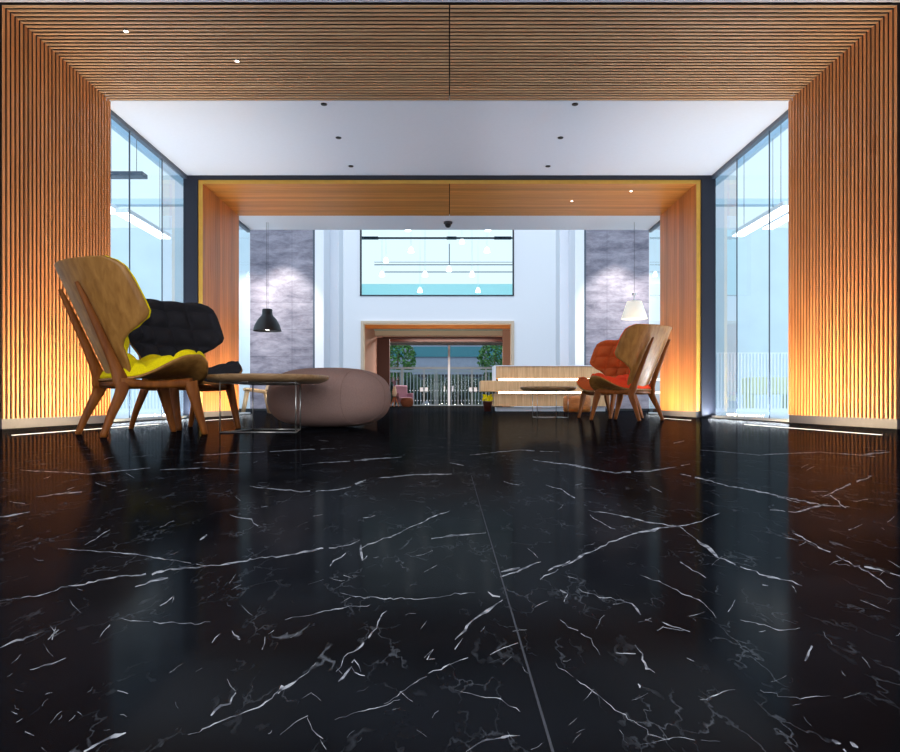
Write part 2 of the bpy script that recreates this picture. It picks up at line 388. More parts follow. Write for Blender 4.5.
for pts, w, j in V: vein(pts, w, j, .04)
for k in range(130):                       # short broken flecks between the long veins
    y = 440+310*rnd.random()**.8; x = rnd.uniform(0,900); a = rnd.choice((-.5,-.35,.3,.9,-.8))+rnd.uniform(-.3,.3); l = rnd.uniform(4,18)
    vein([(x,y),(x+l*math.cos(a), min(752,y+l*math.sin(a)*min(1,(y-Y0)/200)))], rnd.uniform(.2,.7), 1.5)
# tile joint
for X, w in ((.0590,.0011),):
    vs = [bm.verts.new(p) for p in ((X-w,-3.9,.0004),(X+w,-3.9,.0004),(X+w*.7,1.9,.0004),(X-w*.7,1.9,.0004))]
    f = bm.faces.new(vs); f.material_index = 2
floor = struct('floor', bm, [M['marble'], M['vein'], M['joint']], 'polished black marble floor with white veins')

def slat_portal(y0, y1, n, duty, depth, mv, mh, seam=True, thick=.10, W=W, HC=HC, gap=.04):
    """timber lined portal: two side walls and the overhead lining, mitred at the corners"""
    pitch = (y1-y0)/n
    zb = .075
    for side, nm in ((-1,'wall_left'),(1,'wall_right')):
        bm = B()
        for k in range(n):
            a = y0+pitch*(k+.5*(1-duty)); b = a+pitch*duty
            x0, x1 = side*W, side*(W+depth)
            # mitred top follows the corner
            A = [(x0,a,zb),(x0,b,zb),(x1,b,zb),(x1,a,zb)]; T = [(x0,a,HC),(x0,b,HC),(x1,b,HC+depth),(x1,a,HC+depth)]
            add_prism(bm, A, T)
        xa, xb = sorted((side*(W+depth+gap), side*(W+thick+depth)))
        add_box(bm, xa, xb, y0+.004, y1-.004, zb, HC+depth+thick, 1)
        struct(nm, bm, [mv, M['slatback']], 'left wall lined with upright timber slats' if side < 0 else 'right wall lined with upright timber slats')
        bm = B()
        xa, xb = sorted((side*(W+.0), side*(W+thick)))
        add_box(bm, xa, xb, y0, y1, 0, zb)
        struct('baseboard_left' if side < 0 else 'baseboard_right', bm, M['plinth'], 'grey metal plinth under the slatted wall')
    bm = B()
    for k in range(n):
        a = y0+pitch*(k+.5*(1-duty)); b = a+pitch*duty
        for s0, s1 in ((-W, -.005), (.005, W)) if seam else ((-W, W),):
            e0 = s0-(depth if s0 == -W else 0); e1 = s1+(depth if s1 == W else 0)
            add_prism(bm, [(s0,a,HC),(s0,b,HC),(s1,b,HC),(s1,a,HC)], [(e0,a,HC+depth),(e0,b,HC+depth),(e1,b,HC+depth),(e1,a,HC+depth)])
    add_box(bm, -W-depth, W+depth, y0+.004, y1-.004, HC+depth+.001+gap, HC+depth+thick, 1)
    return struct('ceiling', bm, [mh, M['slatback']], 'timber slatted overhead lining')
slat_portal(P1[0], P1[1], 30, .43, .009, M['slatv'], M['slath'])
slat_portal(P2[0], P2[1], 16, .93, .02, M['board_v'], M['board_h'], W=W2, HC=HC2, gap=0)
# closing edges of the rear portal
bm = B()
for s in (-1,1):
    a, b = sorted((s*(W2+.001), s*(W2+.12))); add_box(bm, a, b, P2[0]-.006, P2[0]-.001, .08, HC2+.12)
add_box(bm, -W2-.001, W2+.001, P2[0]-.006, P2[0]-.001, HC2+.001, HC2+.12)
struct('trim_1', bm, M['board_lit'], 'timber edge of the rear portal')
bm = B()
for s in (-1,1):
    a, b = sorted((s*(W+.001), s*WG)); add_box(bm, a, b, P1[1]-.001, P1[1]+.015, .08, HC)
struct('trim_2', bm, M['slatv'], 'timber edge of the near portal')
# navy steel frame
bm = B()
for s in (-1,1):
    a, b = sorted((s*(WG-.135), s*(WG+.05))); add_box(bm, a, b, 9.035, P2[0]-.007, 0, HC+.0)
add_box(bm, -WG+.135, WG-.135, 9.035, P2[0]-.007, HC-.05, HC+.0)
struct('trim_3', bm, M['navy'], 'dark navy steel frame before the rear portal', bevel=.004)
# white ceilings between and before the portals
bm = B(); add_box(bm, -WG-.05, WG+.05, P1[1]-.0, P2[0]-.007, HC+.001, HC+.10)
struct('ceiling', bm, M['ceilw'], 'white ceiling between the portals')
bm = B(); add_box(bm, -WG-.2, WG+.2, P2[1], G2[1], HC+.001, HC+.4)
struct('ceiling', bm, M['ceilw'], 'white ceiling behind the rear portal')
bm = B(); add_box(bm, -4.4, 4.4, -4, P1[0]-.001, HC+.02, HC+.12)
struct('ceiling', bm, M['ceilw'], 'white ceiling before the near portal')
bm = B()
for s in (-1,1):
    a, b = sorted((s*3.45, s*4.4)); add_box(bm, a, b, P1[0]-.15, P1[0]-.002, 0, HC+.02)
add_box(bm, -4.4, 4.4, -4.1, -4, 0, HC+.1)  # wall behind the camera, added to block grazing sky light
for s in (-1,1): add_box(bm, *sorted((s*4.4, s*4.5)), -4.1, P1[0]-.002, 0, HC+.1)
struct('wall_front', bm, M['white'], 'white walls of the lobby around the near portal, closed by an added unseen rear wall')

# side glazing
wn = 1
for s in (-1,1):
    for (ya, yb, joints) in ((G1[0]+.016, G1[1], (7.44, 8.28)), (G2[0], G2[1], ())):
        t = bpy.data.objects.new('window_%d' % wn, None); C.objects.link(t); t['kind'] = 'structure'; t['category'] = 'window'
        t['label'] = 'floor to ceiling glazing on the %s' % ('left' if s < 0 else 'right'); wn += 1
        bm = B()
        a, b = sorted((s*(WG-.004), s*(WG+.05)))
        add_box(bm, a, b, ya, yb, HC-.045, HC)
        add_box(bm, a, b, ya, yb, 0, .028, 1)
        obj('window_frame', bm, [M['frame_grey'], M['picket']], t)
        bm = B(); ys = [ya]+list(joints)+[yb]
        for i in range(len(ys)-1):
            x = s*(WG+.012)
            vs = [bm.verts.new(p) for p in ((x,ys[i]+.004,.028),(x,ys[i+1]-.004,.028),(x,ys[i+1]-.004,HC-.045),(x,ys[i]+.004,HC-.045))]; bm.faces.new(vs)
        obj('pane', bm, M['glass'], t)
        if joints:
            bm = B()
            for y in joints: 
                a, b = sorted((s*(WG+.006), s*(WG+.018))); add_box(bm, a, b, y-.004, y+.004, .028, HC-.045)
            obj('joint', bm, M['frame_grey'], t)

# stone walls and white columns at the atrium
ZS = 4.18
for s, nm in ((-1,'wall_left'),(1,'wall_right')):
    bm = B(); a, b = sorted((s*3.08, s*4.56)); add_box(bm, a, b, 16.0, 16.3, .0, ZS)
    struct(nm, bm, M['stone'], 'grey stone slab wall')
    bm = B(); a, b = sorted((s*4.561, s*9.0)); add_box(bm, a, b, 16.0, 16.3, .0, ZS)  # pale colour stands in for the veil of light on the glazing
    struct('wall_side', bm, M['veilwall'], 'pale grey blue wall of the side room, toned for the veil on the glazing')
    bm = B(); a, b = sorted((s*2.86, s*3.07)); add_box(bm, a, b, 15.95, 16.9, 0, 8)
    a, b = sorted((s*2.64, s*2.86)); add_box(bm, a, b, 16.75, 17.4, 0, 8)
    struct('wall_back', bm, M['white'], 'white columns beside the stone wall', bevel=.01)
    bm = B(); a, b = sorted((s*3.0725, s*3.11)); add_box(bm, a, b, 15.96, 15.999, 0, ZS)
    struct('trim_4', bm, M['frame_grey'], 'slim grey edge trim of the stone wall')
    bm = B(); a, b = sorted((s*3.11, s*9.0)); add_box(bm, a, b, 15.97, 15.999, 0, .05)
    struct('baseboard_back', bm, M['black'], 'black skirting of the stone wall')
    # outer side of the neighbouring rooms
    bm = B()
    for y in (5.0, 7.7, 10.4, 13.1, 15.8):
        a, b = sorted((s*8.9, s*9.0)); add_box(bm, a, b, y-.05, y+.05, 0, 4.6)
    a, b = sorted((s*8.9, s*9.0)); add_box(bm, a, b, 5, 15.85, 4.5, 4.6); add_box(bm, a, b, 5, 15.85, 0, .25)
    o = struct('window_%d' % wn, bm, M['fence'], 'outer glazing frame of the side room'); wn += 1
    bm = B(); a, b = sorted((s*3.5, s*9.0)); add_box(bm, a, b, 4.9, 5.0, 0, 4.6)
    struct('wall_side', bm, M['bluewall'], 'pale wall of the side room')
    bm = B()
    for x in (4.5, 4.75, 5.2, 5.4, 8.8): add_box(bm, *sorted((s*x-.04, s*x+.04)), 4.9, 16.2, 4.6, 4.72)
    add_box(bm, *sorted((s*(WG+.2), s*9.0)), 4.9, 5.0, 4.72, 4.85); add_box(bm, *sorted((s*(WG+.2), s*9.0)), 16.0, 16.2, 4.72, 4.85)
    struct('trim_10', bm, M['bluewall'], 'pale roof beams of the side room')
    bm = B(); add_box(bm, *sorted((s*3.46, s*8.95)), 5.0, 12.0, .0, .006); add_box(bm, *sorted((s*4.85, s*8.95)), 12.0, 15.97, .0, .006)  # pale slabs added to bounce daylight up to the lobby ceiling
    struct('floor', bm, M['bouncefloor'], 'pale light-bouncing floor added in the side room')

# central white wall with opening and upper window
YB = 22.5; k = YB/F
ox0, ox1 = (361-X0)*k, (514-X0)*k; oz = CH+(Y0-321)*k
wz0 = CH+(Y0-296)*k; wz1 = 6.4; wx0, wx1 = (360-X0)*k, (514-X0)*k
bm = B()
add_box(bm, -9, ox0, YB, YB+.3, 0, wz0); add_box(bm, ox1, 9, YB, YB+.3, 0, wz0)
add_box(bm, ox0, ox1, YB, YB+.3, oz, wz0)
add_box(bm, -9, wx0, YB, YB+.3, wz0, 8); add_box(bm, wx1, 9, YB, YB+.3, wz0, 8); add_box(bm, wx0, wx1, YB, YB+.3, wz1, 8)
struct('wall_back', bm, M['white'], 'white back wall with the wide opening')
t = bpy.data.objects.new('window_%d' % wn, None); C.objects.link(t); t['kind'] = 'structure'; t['category'] = 'window'; t['label'] = 'wide upper window in the white back wall'; wn += 1
bm = B(); e = .035
add_box(bm, wx0, wx0+e, YB-.02, YB+.2, wz0, wz1); add_box(bm, wx1-e, wx1, YB-.02, YB+.2, wz0, wz1); add_box(bm, wx0, wx1, YB-.02, YB+.2, wz0, wz0+e)
obj('window_frame', bm, M['navy'], t)
bm = B(); vs = [bm.verts.new(p) for p in ((wx0,YB+.1,wz0),(wx1,YB+.1,wz0),(wx1,YB+.1,wz1),(wx0,YB+.1,wz1))]; bm.faces.new(vs); obj('pane', bm, M['glass_clear'], t)
# frame of the opening
bm = B(); e = .09
add_box(bm, ox0, ox0+e, YB-.06, YB+.3, 0, oz); add_box(bm, ox1-e, ox1, YB-.06, YB+.3, 0, oz); add_box(bm, ox0+e, ox1-e, YB-.06, YB+.3, oz-e, oz)
struct('trim_5', bm, M['beige'], 'beige frame of the wide opening', bevel=.006)

# upper office behind the window
bm = B()
add_box(bm, -5.5, 5.5, 22.8, 32, wz0-.35, wz0-.2); add_box(bm, -5.6, -5.5, 22.8, 32, wz0-.35, 8.0); add_box(bm, 5.5, 5.6, 22.8, 32, wz0-.35, 8.0)
add_box(bm, -5.5, 5.5, 31.9, 32, wz0-.2, 5.58); 
struct('wall_upper', bm, M['offwall'], 'pale cyan upper office behind the window')
bm = B()
add_box(bm, -5.4, 5.4, 25.0, 25.1, 6.04, 6.09); add_box(bm, -3.3, -2.55, 24.98, 25.1, 6.02, 6.11); add_box(bm, -.1, .25, 24.98, 25.1, 6.02, 6.11); add_box(bm, 1.6, 2.2, 24.98, 25.1, 6.02, 6.11)           # dark rails
struct('trim_6', bm, M['navy'], 'dark rail across the upper office')
bm = B(); add_box(bm, -2.9, 5.4, 27.0, 27.04, 5.48, 5.51); add_box(bm, -2.9, 5.4, 27.0, 27.04, 5.59, 5.605); add_box(bm, -.02, .01, 27.0, 27.04, 5.51, 6.3)
add_box(bm, -2.6, 5.4, 28.0, 28.05, 5.39, 5.42)
struct('trim_7', bm, M['frame_grey'], 'thin grey balustrade rails in the upper office')
bm = B(); add_box(bm, -5.5, 5.5, 23.0, 26.0, 7.9, 8.0)
struct('ceiling', bm, M['offwall'], 'office ceiling')

# vestibule beyond the opening
bm = B()
add_box(bm, -3.35, -3.2, YB+.3, 37, 0, 3.35)
struct('wall_left', bm, M['pinkwall'], 'dusky pink wall of the rear hall')
bm = B(); add_box(bm, 3.2, 3.35, YB+.3, 37, 0, 3.35); add_box(bm, 2.25, 3.2, 29.5, 29.7, 0, 3.35)
struct('wall_right', bm, M['pinkwall'], 'brown pink wall of the rear hall')
bm = B(); add_box(bm, -3.35, -2.66, 31.0, 31.3, 0, 3.0, 0)
add_box(bm, 2.62, 3.2, 33.6, 33.9, 0, 3.1)
struct('trim_8', bm, M['redwood'], 'dark red timber piers in the rear hall')
bm = B(); add_box(bm, -3.2, 3.2, YB+.3, 30.0, 3.30, 3.40); add_box(bm, -3.2, 3.2, 26.6, 26.9, 3.0, 3.3)
struct('ceiling', bm, M['orangewood'], 'amber timber ceiling of the rear hall')
bm = B(); add_box(bm, -3.2, 3.2, 30.0, 30.6, 3.05, 3.40); add_box(bm, -3.2, 3.2, 30.6, 36.99, 3.32, 3.40); 
struct('ceiling', bm, M['beige'], 'beige ceiling of the rear hall')
bm = B(); add_box(bm, -3.2, 3.2, 33.6, 33.9, 3.1, 3.32); add_box(bm, -3.2, 3.2, 31.0, 31.2, 3.02, 3.05)
struct('trim_9', bm, M['redwood'], 'dark timber beam of the rear hall')

# glazed entrance doors
YD = 37.0; kd = YD/F
dx0, dx1 = -3.18, 3.18
t = bpy.data.objects.new('door_1', None); C.objects.link(t); t['kind'] = 'structure'; t['category'] = 'door'; t['label'] = 'glazed entrance doors with steel frames'
bm = B()
zt = CH+(Y0-368)*kd
add_box(bm, dx0, dx1, YD, YD+.1, zt-.05, zt+.05); add_box(bm, dx0, dx1, YD, YD+.1, 3.2, 3.32); add_box(bm, dx0, dx1, YD, YD+.1, 0, .06)
for px, w in ((402,.06),(424,.045),(436,.025),(458,.025),(472,.045),(486,.04)):
    x = (px-X0)*kd; add_box(bm, x-w, x+w, YD-.02, YD+.08, 0, zt)
obj('door_frame', bm, M['doorgrey'], t)
bm = B(); x = (449-X0)*kd; add_box(bm, x-.055, x+.055, YD-.05, YD+.09, 0, 3.2); obj('center_post', bm, M['white'], t)
bm = B(); vs = [bm.verts.new(p) for p in ((dx0,YD+.05,.06),(dx1,YD+.05,.06),(dx1,YD+.05,3.2),(dx0,YD+.05,3.2))]; bm.faces.new(vs); obj('pane', bm, M['glass_clear'], t)
for px in (421.5,426.5,470.5,475.5):
    bm = B(); x = (px-X0)*kd; add_box(bm, x-.08, x+.08, YD-.06, YD-.03, CH+(Y0-391.5)*kd, CH+(Y0-387.5)*kd); obj('door_plate', bm, M['white'], t)
for px in (444.5,452.8):
    bm = B(); x = (px-X0)*kd; add_box(bm, x-.03, x+.03, YD-.08, YD-.03, CH+(Y0-391.5)*kd, CH+(Y0-386)*kd); obj('door_handle', bm, M['white'], t)
bm = B()
for row in (390.5, 400.5):
    for i in range(34):
        x = -2.4+i*.15; z = CH+(Y0-row)*kd; add_box(bm, x-.02, x+.02, YD-.025, YD-.021, z-.02, z+.02)
obj('glass_marking', bm, M['white'], t)

# outside
bm = B(); add_box(bm, -40, 40, 37.2, 80, -.3, -.02)
o = struct('ground', bm, M['paving'], 'grey paving outside the doors'); o['category'] = 'ground'
t = thing('building', 'grey office building with teal windows beyond the entrance fence', 'building', (0,62,0))
bm = B(); add_box(bm, -14, 14, 0, 4, 0, 7.5); obj('wall', bm, M['facade'], t)
for (a, b, c, d) in ((-3.2,3.0,4.2,5.1),(3.3,4.6,4.0,6.4),(-9,-4,4.2,5.1),(-3.2,2.6,5.6,6.9),(6,10,4.2,5.1)):
    bm = B(); add_box(bm, a, b, -.1, .05, c, d); obj('window', bm, M['teal'], t)
bm = B(); add_box(bm, -12, 12, -1.2, 0, 2.4, 2.6); obj('canopy', bm, M['black'], t)
t = thing('fence', 'pale metal upright bar fence standing outside the entrance doors', 'fence', (0,42,0))
bm = B()
for i in range(46):
    x = -4.6+i*.205; add_box(bm, x-.022, x+.022, 0, .05, 0, 2.0)
obj('bars', bm, M['fencebar'], t)
bm = B(); add_box(bm, -4.8, 4.8, -.03, .08, 1.98, 2.12); obj('rail', bm, M['fencebar'], t)
hb = B()
rh = random.Random(3)
for i in range(110):
    x = rh.uniform(-7,7); y = 47.5+rh.uniform(-.6,.6); z = rh.uniform(.3,1.7); r = rh.uniform(.5,.8)
    bmesh.ops.create_icosphere(hb, subdivisions=2, radius=r, matrix=Matrix.Translation((x,y,z))@Matrix.Diagonal((1,1,.9,1)))
for vtx in hb.verts: vtx.co += Vector((rh.uniform(-.06,.06),)*3)
tag(obj('hedge', hb, M['hedge']), 'dark clipped hedge behind the upright bar fence', 'hedge')
def tree(px, Yd, hgt, r, label, seed):
    rr = random.Random(seed); x = (px-X0)*Yd/F
    t = thing('tree', label, 'tree', (x,Yd,0), 0)
    bm = B(); sweep(bm, [(0,0,-.02),(.05,0,hgt*.35),(-.03,.04,hgt*.6),(.05,0,hgt*.85)], [.12,.09,.06,.02]); obj('trunk', bm, M['bark'], t)
    bm = B()
    for i in range(1500):
        a = rr.uniform(0,2*PI); q = rr.uniform(-1,1); rad = r*rr.uniform(.5,1)**.5
        p = Vector((rad*math.cos(a)*math.sqrt(1-q*q), rad*math.sin(a)*math.sqrt(1-q*q), hgt*.72+rad*q*1.15))
        s = rr.uniform(.06,.13); d1 = Vector((rr.uniform(-1,1),rr.uniform(-1,1),rr.uniform(-1,1))).normalized()*s; d2 = d1.cross(Vector((rr.uniform(-1,1),rr.uniform(-1,1),.4))).normalized()*s*.6
        bm.faces.new([bm.verts.new(p+d1), bm.verts.new(p+d2), bm.verts.new(p-d1), bm.verts.new(p-d2)])
    obj('crown', bm, M['foliage'], t)
tree(398, 43.5, 3.9, 1.15, 'leafy green tree outside at the left end of the entrance glazing', 1)
tree(495, 43.8, 4.0, 1.1, 'leafy green tree outside at the right end of the entrance glazing', 2)

# ------------------------------------------------------------------ side rooms
for s in (-1,1):
    nm = 'left' if s < 0 else 'right'
    t = thing('slat_screen', 'low white upright slat screen behind the %s lobby glazing' % nm, 'screen', (s*6.15,14,0))
    bm = B()
    for i in range(44):
        x = -1.45+i*.067; add_box(bm, x-.016, x+.016, 0, .02, .06, 1.17)
    obj('slats', bm, M['picket'], t)
    bm = B(); add_box(bm, -1.5, 1.5, -.02, .04, 0, .07); add_box(bm, -1.5, 1.5, 0, .03, 1.17, 1.19); obj('rail', bm, M['picket'], t)
def linear_lamp(x, y, z, l, label, rz=0, mat='lamp_on', top=4.6, lit=True):
    t = thing('linear_lamp', label, 'lamp', (x,y,z), rz, 'hanging linear lamps in the side rooms')
    bm = B(); add_box(bm, -.09, .09, -l/2, l/2, 0, .06); obj('housing', bm, M['frame_grey'] if not lit else M['picket'], t, .004)
    if lit: bm = B(); add_box(bm, -.085, .085, -l/2+.02, l/2-.02, -.02, -.001); obj('diffuser', bm, M[mat], t)
    for q in (-1,1):
        bm = B(); rod(bm, [(0,q*l*.35,.06),(0,q*l*.35,top-z)], .004, 6); obj('cable', bm, M['frame_grey'], t)
linear_lamp(-4.5, 10.35, 2.80, 1.5, 'lit white linear lamp hanging low behind the left glazing')
linear_lamp(-5.2, 10.3, 3.15, 1.3, 'lit white linear lamp hanging above the low one behind the left glazing')
linear_lamp(-4.75, 10.0, 3.41, .8, 'unlit grey lamp bar hanging crosswise high behind the left glazing', PI/2, lit=False)
linear_lamp(4.5, 10.1, 2.80, 1.7, 'lit white linear lamp hanging low behind the right glazing')
linear_lamp(5.4, 11.2, 3.15, 1.4, 'lit white linear lamp hanging farther off behind the right glazing')
bm = B(); 
add_box(bm, -.5, .5, -.3, .3, .36, .72); add_box(bm, -.46, -.40, -.26, .26, .006, .36); add_box(bm, .40, .46, -.26, .26, .006, .36)
o = obj('bench', bm, M['paleyellow'], None, .02, (6.85,15.0,0)); tag(o, 'pale yellow bench behind the slat screen on the right', 'bench')
# ceiling lamps of the upper office
for i, (px, py) in enumerate(((408,230.5),(488,230.5),(411,252),(487,252),(425,276),(472,276),(449,271),(382,276),(462,243),(386,262),(420,292),(478,292))):
    Yd = 24.5+.45*i; z = CH+(Y0-py)*Yd/F
    t = thing('pendant_light', 'small glowing white pendant light inside the upper office window', 'lamp', ((px-X0)*Yd/F, Yd, z), 0, 'pendant lights in the upper office')
    bm = B(); lathe(bm, [(.02,.18),(.06,.16),(.11,.0),(.10,-.02)], 14); obj('shade', bm, M['lamp_on'], t)
    bm = B(); rod(bm, [(0,0,.17),(0,0,7.9-z)], .006, 5); obj('cable', bm, M['picket'], t)

# ------------------------------------------------------------------ furniture
def shell_point(sx, v):
    """back shell: sx arc position across, v height 0..1 ; returns point and inward normal (local, +x is forward)"""
    R = .48 + .04*v
    th = sx/R
    z = .335 + .67*v
    lean = -.165 - .30*v                   # x of the spine
    x = lean + R*(1-math.cos(th)); y = R*math.sin(th)
    n = Vector((math.cos(th), -math.sin(th), .28)).normalized()
    return Vector((x, y, z)), n
def shell_half(v):
    K = [(0,.15),(.02,.19),(.06,.225),(.15,.245),(.28,.255),(.36,.30),(.45,.42),(.52,.49),(.57,.51),(.66,.51),(.82,.505),(.92,.49),(.965,.46),(1,.40)]
    for i in range(len(K)-1):
        if v <= K[i+1][0]:
            t = (v-K[i][0])/(K[i+1][0]-K[i][0]); t = t*t*(3-2*t)*.4+t*.6
            return K[i][1]+(K[i+1][1]-K[i][1])*t
    return K[-1][1]
def lounge(name, label, cushion, loc, rz, group):
    t = thing(name, label, 'chair', loc, rz, group)
    VS = [0,.02,.05,.1,.16,.22,.28,.34,.40,.46,.5,.54,.57,.62,.7,.78,.86,.92,.95,.975,.99,1]
    NU = 25
    def grid(off, gr=1.0, VS=VS, NU=NU, vs=1.0):
        rows = []
        for v in VS:
            h = shell_half(v)*gr; row = []
            for j in range(NU):
                u = -1+2*j/(NU-1); p, n = shell_point(u*h, v); row.append(p+n*(off(u,v) if callable(off) else off))
            rows.append(row)
        return rows
    bm = B(); sheet(bm, grid(.008), grid(-.006)); obj('back_shell', bm, M['oak'], t)
    # tufted back cushion, follows the shell and peeps round its rim
    V2 = [i/60 for i in range(61)]
    def puff(u, v):
        h = shell_half(v); s = u*h
        a = abs(math.sin(PI*(s/.18+.5))); b = abs(math.sin(PI*(v*4.6)))
        e = min(1, (1-abs(u))*6)**.5*min(1, (1-v)*14)**.5*min(1, v*14)**.5
        return .012+e*(.004+.085*(min(a,.95)*min(b,.95))**.42)
    bm = B(); sheet(bm, grid(puff, 1.012, V2, 61), grid(.008, 1.016, V2, 61)); c = obj('back_cushion', bm, M[cushion], t)
    # seat shell
    def seat(u, v):
        w = [.19,.25,.315,.34,.335,.29][min(5,int(v*5))]; w2 = [.19,.25,.315,.34,.335,.29][min(5,int(v*5)+1)]; f = v*5-int(v*5) if v < 1 else 0
        hw = w+(w2-w)*f
        x = -.20+.55*v-.05*abs(u)**3*v; y = u*hw
        q = min(1,max(0,(v-.12)/.62)); q = q*q*(3-2*q); f2 = max(0,(v-.84)/.16)
        curl = .11*abs(u)**2.4*q*(1-.45*f2*f2)
        z = .335+.045*v+curl-.05*max(0,v-.82)/.18*(1-abs(u)**2)
        return Vector((x,y,z))
    NV = 24
    top = [[seat(-1+2*j/22, i/(NV-1))+Vector((0,0,.007)) for j in range(23)] for i in range(NV)]
    bot = [[seat(-1+2*j/22, i/(NV-1))-Vector((0,0,.007)) for j in range(23)] for i in range(NV)]
    bm = B(); sheet(bm, top, bot); obj('seat_shell', bm, M['oak'], t)
    def sc(u, v, up):
        p = seat(u*.97, .02+.965*v); e = min(1,(1-abs(u))*5)**.5*min(1,(1-v)*8)**.5*min(1,v*10+.2)**.5
        tuft = (abs(math.sin(PI*(u*2+.5)))*abs(math.sin(PI*v*3.6)))**.4
        return p+Vector((0,0,.008+(e*(.038+.045*tuft)+.008 if up else 0)))
    bm = B()
    sheet(bm, [[sc(-1+2*j/36, i/36, 1) for j in range(37)] for i in range(37)], [[sc(-1+2*j/36, i/36, 0) for j in range(37)] for i in range(37)])
    obj('seat_cushion', bm, M[cushion], t)
    for s in (-1,1):
        side = Vector((0,1,0))
        bm = B()
        sweep(bm, [(-.295,s*.255,0),(-.245,s*.245,.13),(-.185,s*.225,.265),(-.185,s*.205,.325),(-.215,s*.19,.42),(-.298,s*.185,.62),(-.372,s*.182,.79),(-.412,s*.18,.875)],
              [.015,.019,.021,.022,.019,.016,.014,.010],[.016,.025,.036,.046,.032,.024,.018,.010], side, 14)
        obj('rear_leg', bm, M['leg'], t)
        bm = B()
        sweep(bm, [(.295,s*.255,0),(.26,s*.25,.13),(.225,s*.245,.26),(.21,s*.24,.325)], [.016,.021,.024,.024],[.017,.026,.038,.044], side, 14)
        obj('front_leg', bm, M['leg'], t)
        bm = B()
        sweep(bm, [(-.19,s*.21,.315),(0,s*.225,.305),(.22,s*.24,.320)], [.020,.018,.020],[.030,.022,.030], side, 12)
        obj('side_rail', bm, M['leg'], t)
    bm = B(); sweep(bm, [(-.175,-.21,.31),(-.175,.21,.31)], [.018,.018],[.020,.020], Vector((1,0,0)), 12, sub=1); obj('cross_rail', bm, M['leg'], t)
    bm = B(); sweep(bm, [(.20,-.24,.31),(.20,.24,.31)], [.016,.016],[.018,.018], Vector((1,0,0)), 12, sub=1); obj('cross_rail', bm, M['leg'], t)
    return t
R = math.radians
g = None
yc = lounge('lounge_chair', 'high-backed oak lounge chair with bright yellow cushions, nearest on the left', 'yellow', (-1.905,4.33,0), R(42), g)
yc['label'] = 'high-backed oak lounge chair with bright yellow cushions'
cush = lambda m: {'back_cushion': M[m], 'seat_cushion': M[m]}
dup(yc, (-1.99,5.27,0), R(-34), 'high-backed lounge chair with tufted charcoal cushions behind the yellow one', None, cush('charcoal'))
dup(yc, (1.95,7.7,0), R(136), 'oak-backed lounge chair with coral red cushion, its back turned to us', None, cush('red'))
dup(yc, (2.0,8.7,0), R(216), 'lounge chair with tufted rust orange back, half hidden behind the coral red one', None, cush('rust'))

# pebble pouf
t = thing('pouf', 'large rounded taupe felt pouf beside the round wooden coffee table', 'pouf', (-.965,5.62,0), R(-14))
def sq(c, p): return math.copysign(abs(c)**p, c)
bm = B(); NR, NA = 30, 48; A_, B_, Hh = .495, .38, .236
rings = []
for i in range(NR+1):
    th = -PI/2+PI*i/NR
    rings.append([bm.verts.new((A_*sq(math.cos(th),.62)*sq(math.cos(2*PI*j/NA),.86), B_*sq(math.cos(th),.62)*sq(math.sin(2*PI*j/NA),.86), Hh+Hh*sq(math.sin(th),.80)*(1 if th<0 else (1+.05*math.cos(2*PI*j/NA)*0)))) for j in range(NA)])
for i in range(NR):
    for j in range(NA):
        f = bm.faces.new((rings[i][j], rings[i][(j+1)%NA], rings[i+1][(j+1)%NA], rings[i+1][j])); f.smooth = True
bmesh.ops.remove_doubles(bm, verts=bm.verts, dist=.0005)
obj('body', bm, M['pouf'], t)
def pouf_surf(u, w):                       # point on the pouf's skin, u round, w up
    return Vector((A_*sq(math.cos(w),.62)*sq(math.cos(u),.86), B_*sq(math.cos(w),.62)*sq(math.sin(u),.86), Hh+Hh*sq(math.sin(w),.80)))
bm = B(); loop = []
for i in range(72):
    a = 2*PI*i/72; p = Vector((0,0,0)); p = pouf_surf(-.62+.50*math.cos(a), .0+1.0*math.sin(a)); loop.append(p*1.0)
loop.append(loop[0]); sweep(bm, loop, [.0022]*73, None, Vector((.1,.2,1)), 6, 2, True, 1)
obj('seam', bm, M['pouf_end'], t)

# round coffee tables
def table(loc, rz, label, r=.41, frame=((-.245,-.27),(.245,-.27),(.17,.22),(-.17,.22)), top='tabletop', z=.33):
    t = thing('coffee_table', label, 'table', loc, rz)
    bm = B(); lathe(bm, [(r*.86,z),(r*.97,z+.018),(r,z+.038),(r*.995,z+.048),(r*.98,z+.050)], 64); obj('table_top', bm, M[top], t)
    rr = .0042
    for (x, y) in frame:
        bm = B(); rod(bm, [(x,y,rr),(x,y,z+.004)], rr); obj('leg', bm, M['metal'], t)
    bm = B()
    for i in range(4):
        a, b = frame[i], frame[(i+1)%4]; rod(bm, [(a[0],a[1],rr),(b[0],b[1],rr)], rr)
    obj('base_rail', bm, M['metal'], t)
    bm = B()
    for i in range(4):
        a, b = frame[i], frame[(i+1)%4]; rod(bm, [(a[0],a[1],z-.006),(b[0],b[1],z-.006)], rr)
    obj('top_rail', bm, M['metal'], t)
    return t
table((-1.24,4.80,0), 0, 'round wooden coffee table on thin wire legs before the taupe pouf')
table((1.27,9.0,0), R(8), 'round coffee table on thin wire legs before the reception desk', r=.36, frame=((-.2,-.2),(.2,-.2),(.16,.18),(-.16,.18)), z=.345)

